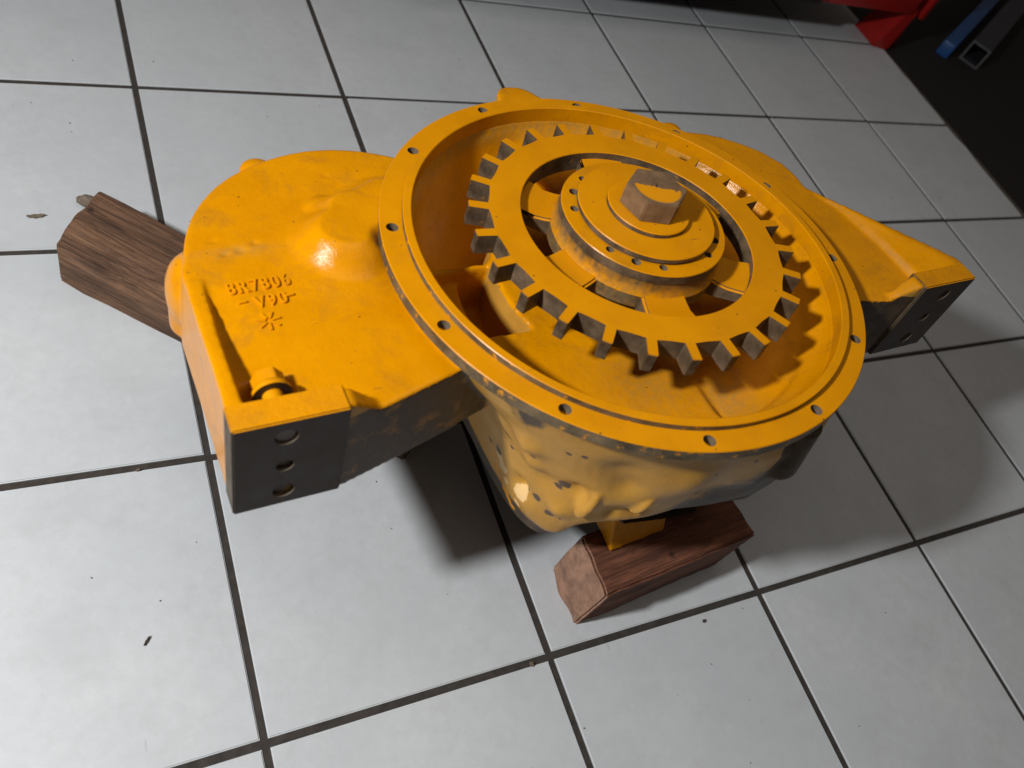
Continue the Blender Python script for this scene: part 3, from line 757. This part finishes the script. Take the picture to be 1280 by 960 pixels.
# blue bar lying on the dark floor
bt = thing('blue_steel_bar', 'blue painted steel bar lying on the dark floor at top right', 'steel bar', Matrix.Translation((1.56, .98, -.008)) @ Matrix.Rotation(math.radians(31), 4, 'Z'))
bm = bmesh.new(); box(bm, (.55, 0, .022), (1.1, .040, .044), None, .006); obj('bar', bm, M['blue'], bt, 40)
# square tube, its open end towards the viewer
st = thing('square_steel_tube', 'grey square steel tube with open end beside the blue bar', 'steel tube', Matrix.Translation((1.665, .955, -.008)) @ Matrix.Rotation(math.radians(31), 4, 'Z'))
bm = bmesh.new()
W_, T_ = .062, .006
for (cy, cz, sy, sz) in ((0, T_ / 2, W_, T_), (0, W_ - T_ / 2, W_, T_), (-W_ / 2 + T_ / 2, W_ / 2, T_, W_ - 2 * T_ - .0004), (W_ / 2 - T_ / 2, W_ / 2, T_, W_ - 2 * T_ - .0004)):
    box(bm, (.30, cy, cz), (.6, sy, sz))
bmesh.ops.recalc_face_normals(bm, faces=bm.faces[:]); bm.normal_update()
for f in bm.faces: f.material_index = 1 if f.normal.x < -.9 else 0  # end faces plain grey, the rest the shade-darkened copy
obj('tube_wall', bm, [M['galv_shade'], M['galv']], st)

# ------------------------------------------------------------------ small litter on the floor
def bit(name, label, cat, x, y, L, Wd, ang, mat, curl=.3, thick=.0012):
    bm = bmesh.new(); n = 8
    for i in range(n): pass
    rows = []
    for i in range(n + 1):
        t = i / n; hw = Wd * math.sin(PI * min(.97, max(.05, t))) ** .7 * (1 + .25 * math.sin(i * 2.3))
        z = .0008 + curl * L * (t - .5) ** 2
        rows.append([bm.verts.new(((t - .5) * L, s * hw / 2, z + (0 if s else .0006) + dz)) for dz in (0, thick) for s in (-1, 0, 1)])
    for a, b_ in zip(rows, rows[1:]):
        loop = [0, 1, 2, 5, 4, 3]
        for k in range(6): bm.faces.new((a[loop[k]], a[loop[(k + 1) % 6]], b_[loop[(k + 1) % 6]], b_[loop[k]]))
    for r in (rows[0], rows[-1]): bm.faces.new([r[k] for k in (0, 1, 2, 5, 4, 3)])
    o = obj(name, bm, mat, None, 60); o.location = (x, y, 0.0003); o.rotation_euler = (0, 0, ang); o['label'] = label; o['category'] = cat
    return o
bit('leaf_scrap', 'small dry brown leaf scrap on the tile at far left', 'leaf', -.811, .390, .022, .006, .1, M['leaf'])
bit('leaf_stalk', 'thin dark leaf stalk on the tile at lower left', 'leaf', -.752, -.200, .011, .0024, .9, M['grit'])
bit('leaf_crumb', 'tiny brown crumb beside the grout line left of the mounting pad', 'crumb', -.737, -.004, .006, .003, .3, M['leaf'])
bit('wood_splinter', 'thin dark splinter standing off the back edge of the plank', 'splinter', -.692, .352, .016, .003, -.8, M['grit'], .8)
bit('rust_flake', 'small rusty flake by a grout crossing in the foreground', 'flake', -.357, -.333, .005, .006, .6, M['leaf'])
bit('dirt_flake', 'dark flake on the shaded tile in front of the reddish block', 'flake', -.105, -.345, .006, .004, .2, M['grit'])
# bark offcut behind the plank
bm = bmesh.new(); ell(bm, (0, 0, .009), (.015, .010, .010), None, 14)
for v in bm.verts: v.co += v.co.normalized() * noise.noise(v.co * 90) * .004; v.co.z = max(0, v.co.z)
o = obj('wood_chip', bm, M['leaf'], None, 60); o.location = (-.747, .408, 0); o.rotation_euler = (0, 0, -.5)
o['label'] = 'small greyish wood chip lying behind the far end of the plank'; o['category'] = 'wood chip'
# loose grit
bm = bmesh.new()
rg_ = random.Random(5)
for k in range(200):
    x = rg_.uniform(-1.0, 1.25); y = rg_.uniform(-.7, 1.0); s = rg_.uniform(.0004, .0009) * (1.6 if rg_.random() < .06 else 1)
    r_ = bmesh.ops.create_icosphere(bm, subdivisions=1, radius=s)['verts']
    bmesh.ops.transform(bm, matrix=Matrix.Translation((x, y, s * .5)) @ Matrix.Rotation(rg_.uniform(0, 6), 4, 'Z') @ Matrix.Diagonal((rg_.uniform(.8, 2.2), 1, .6, 1)), verts=r_)
o = obj('loose_grit', bm, M['grit']); o['kind'] = 'stuff'; o['label'] = 'specks of dark grit scattered over the tiles'
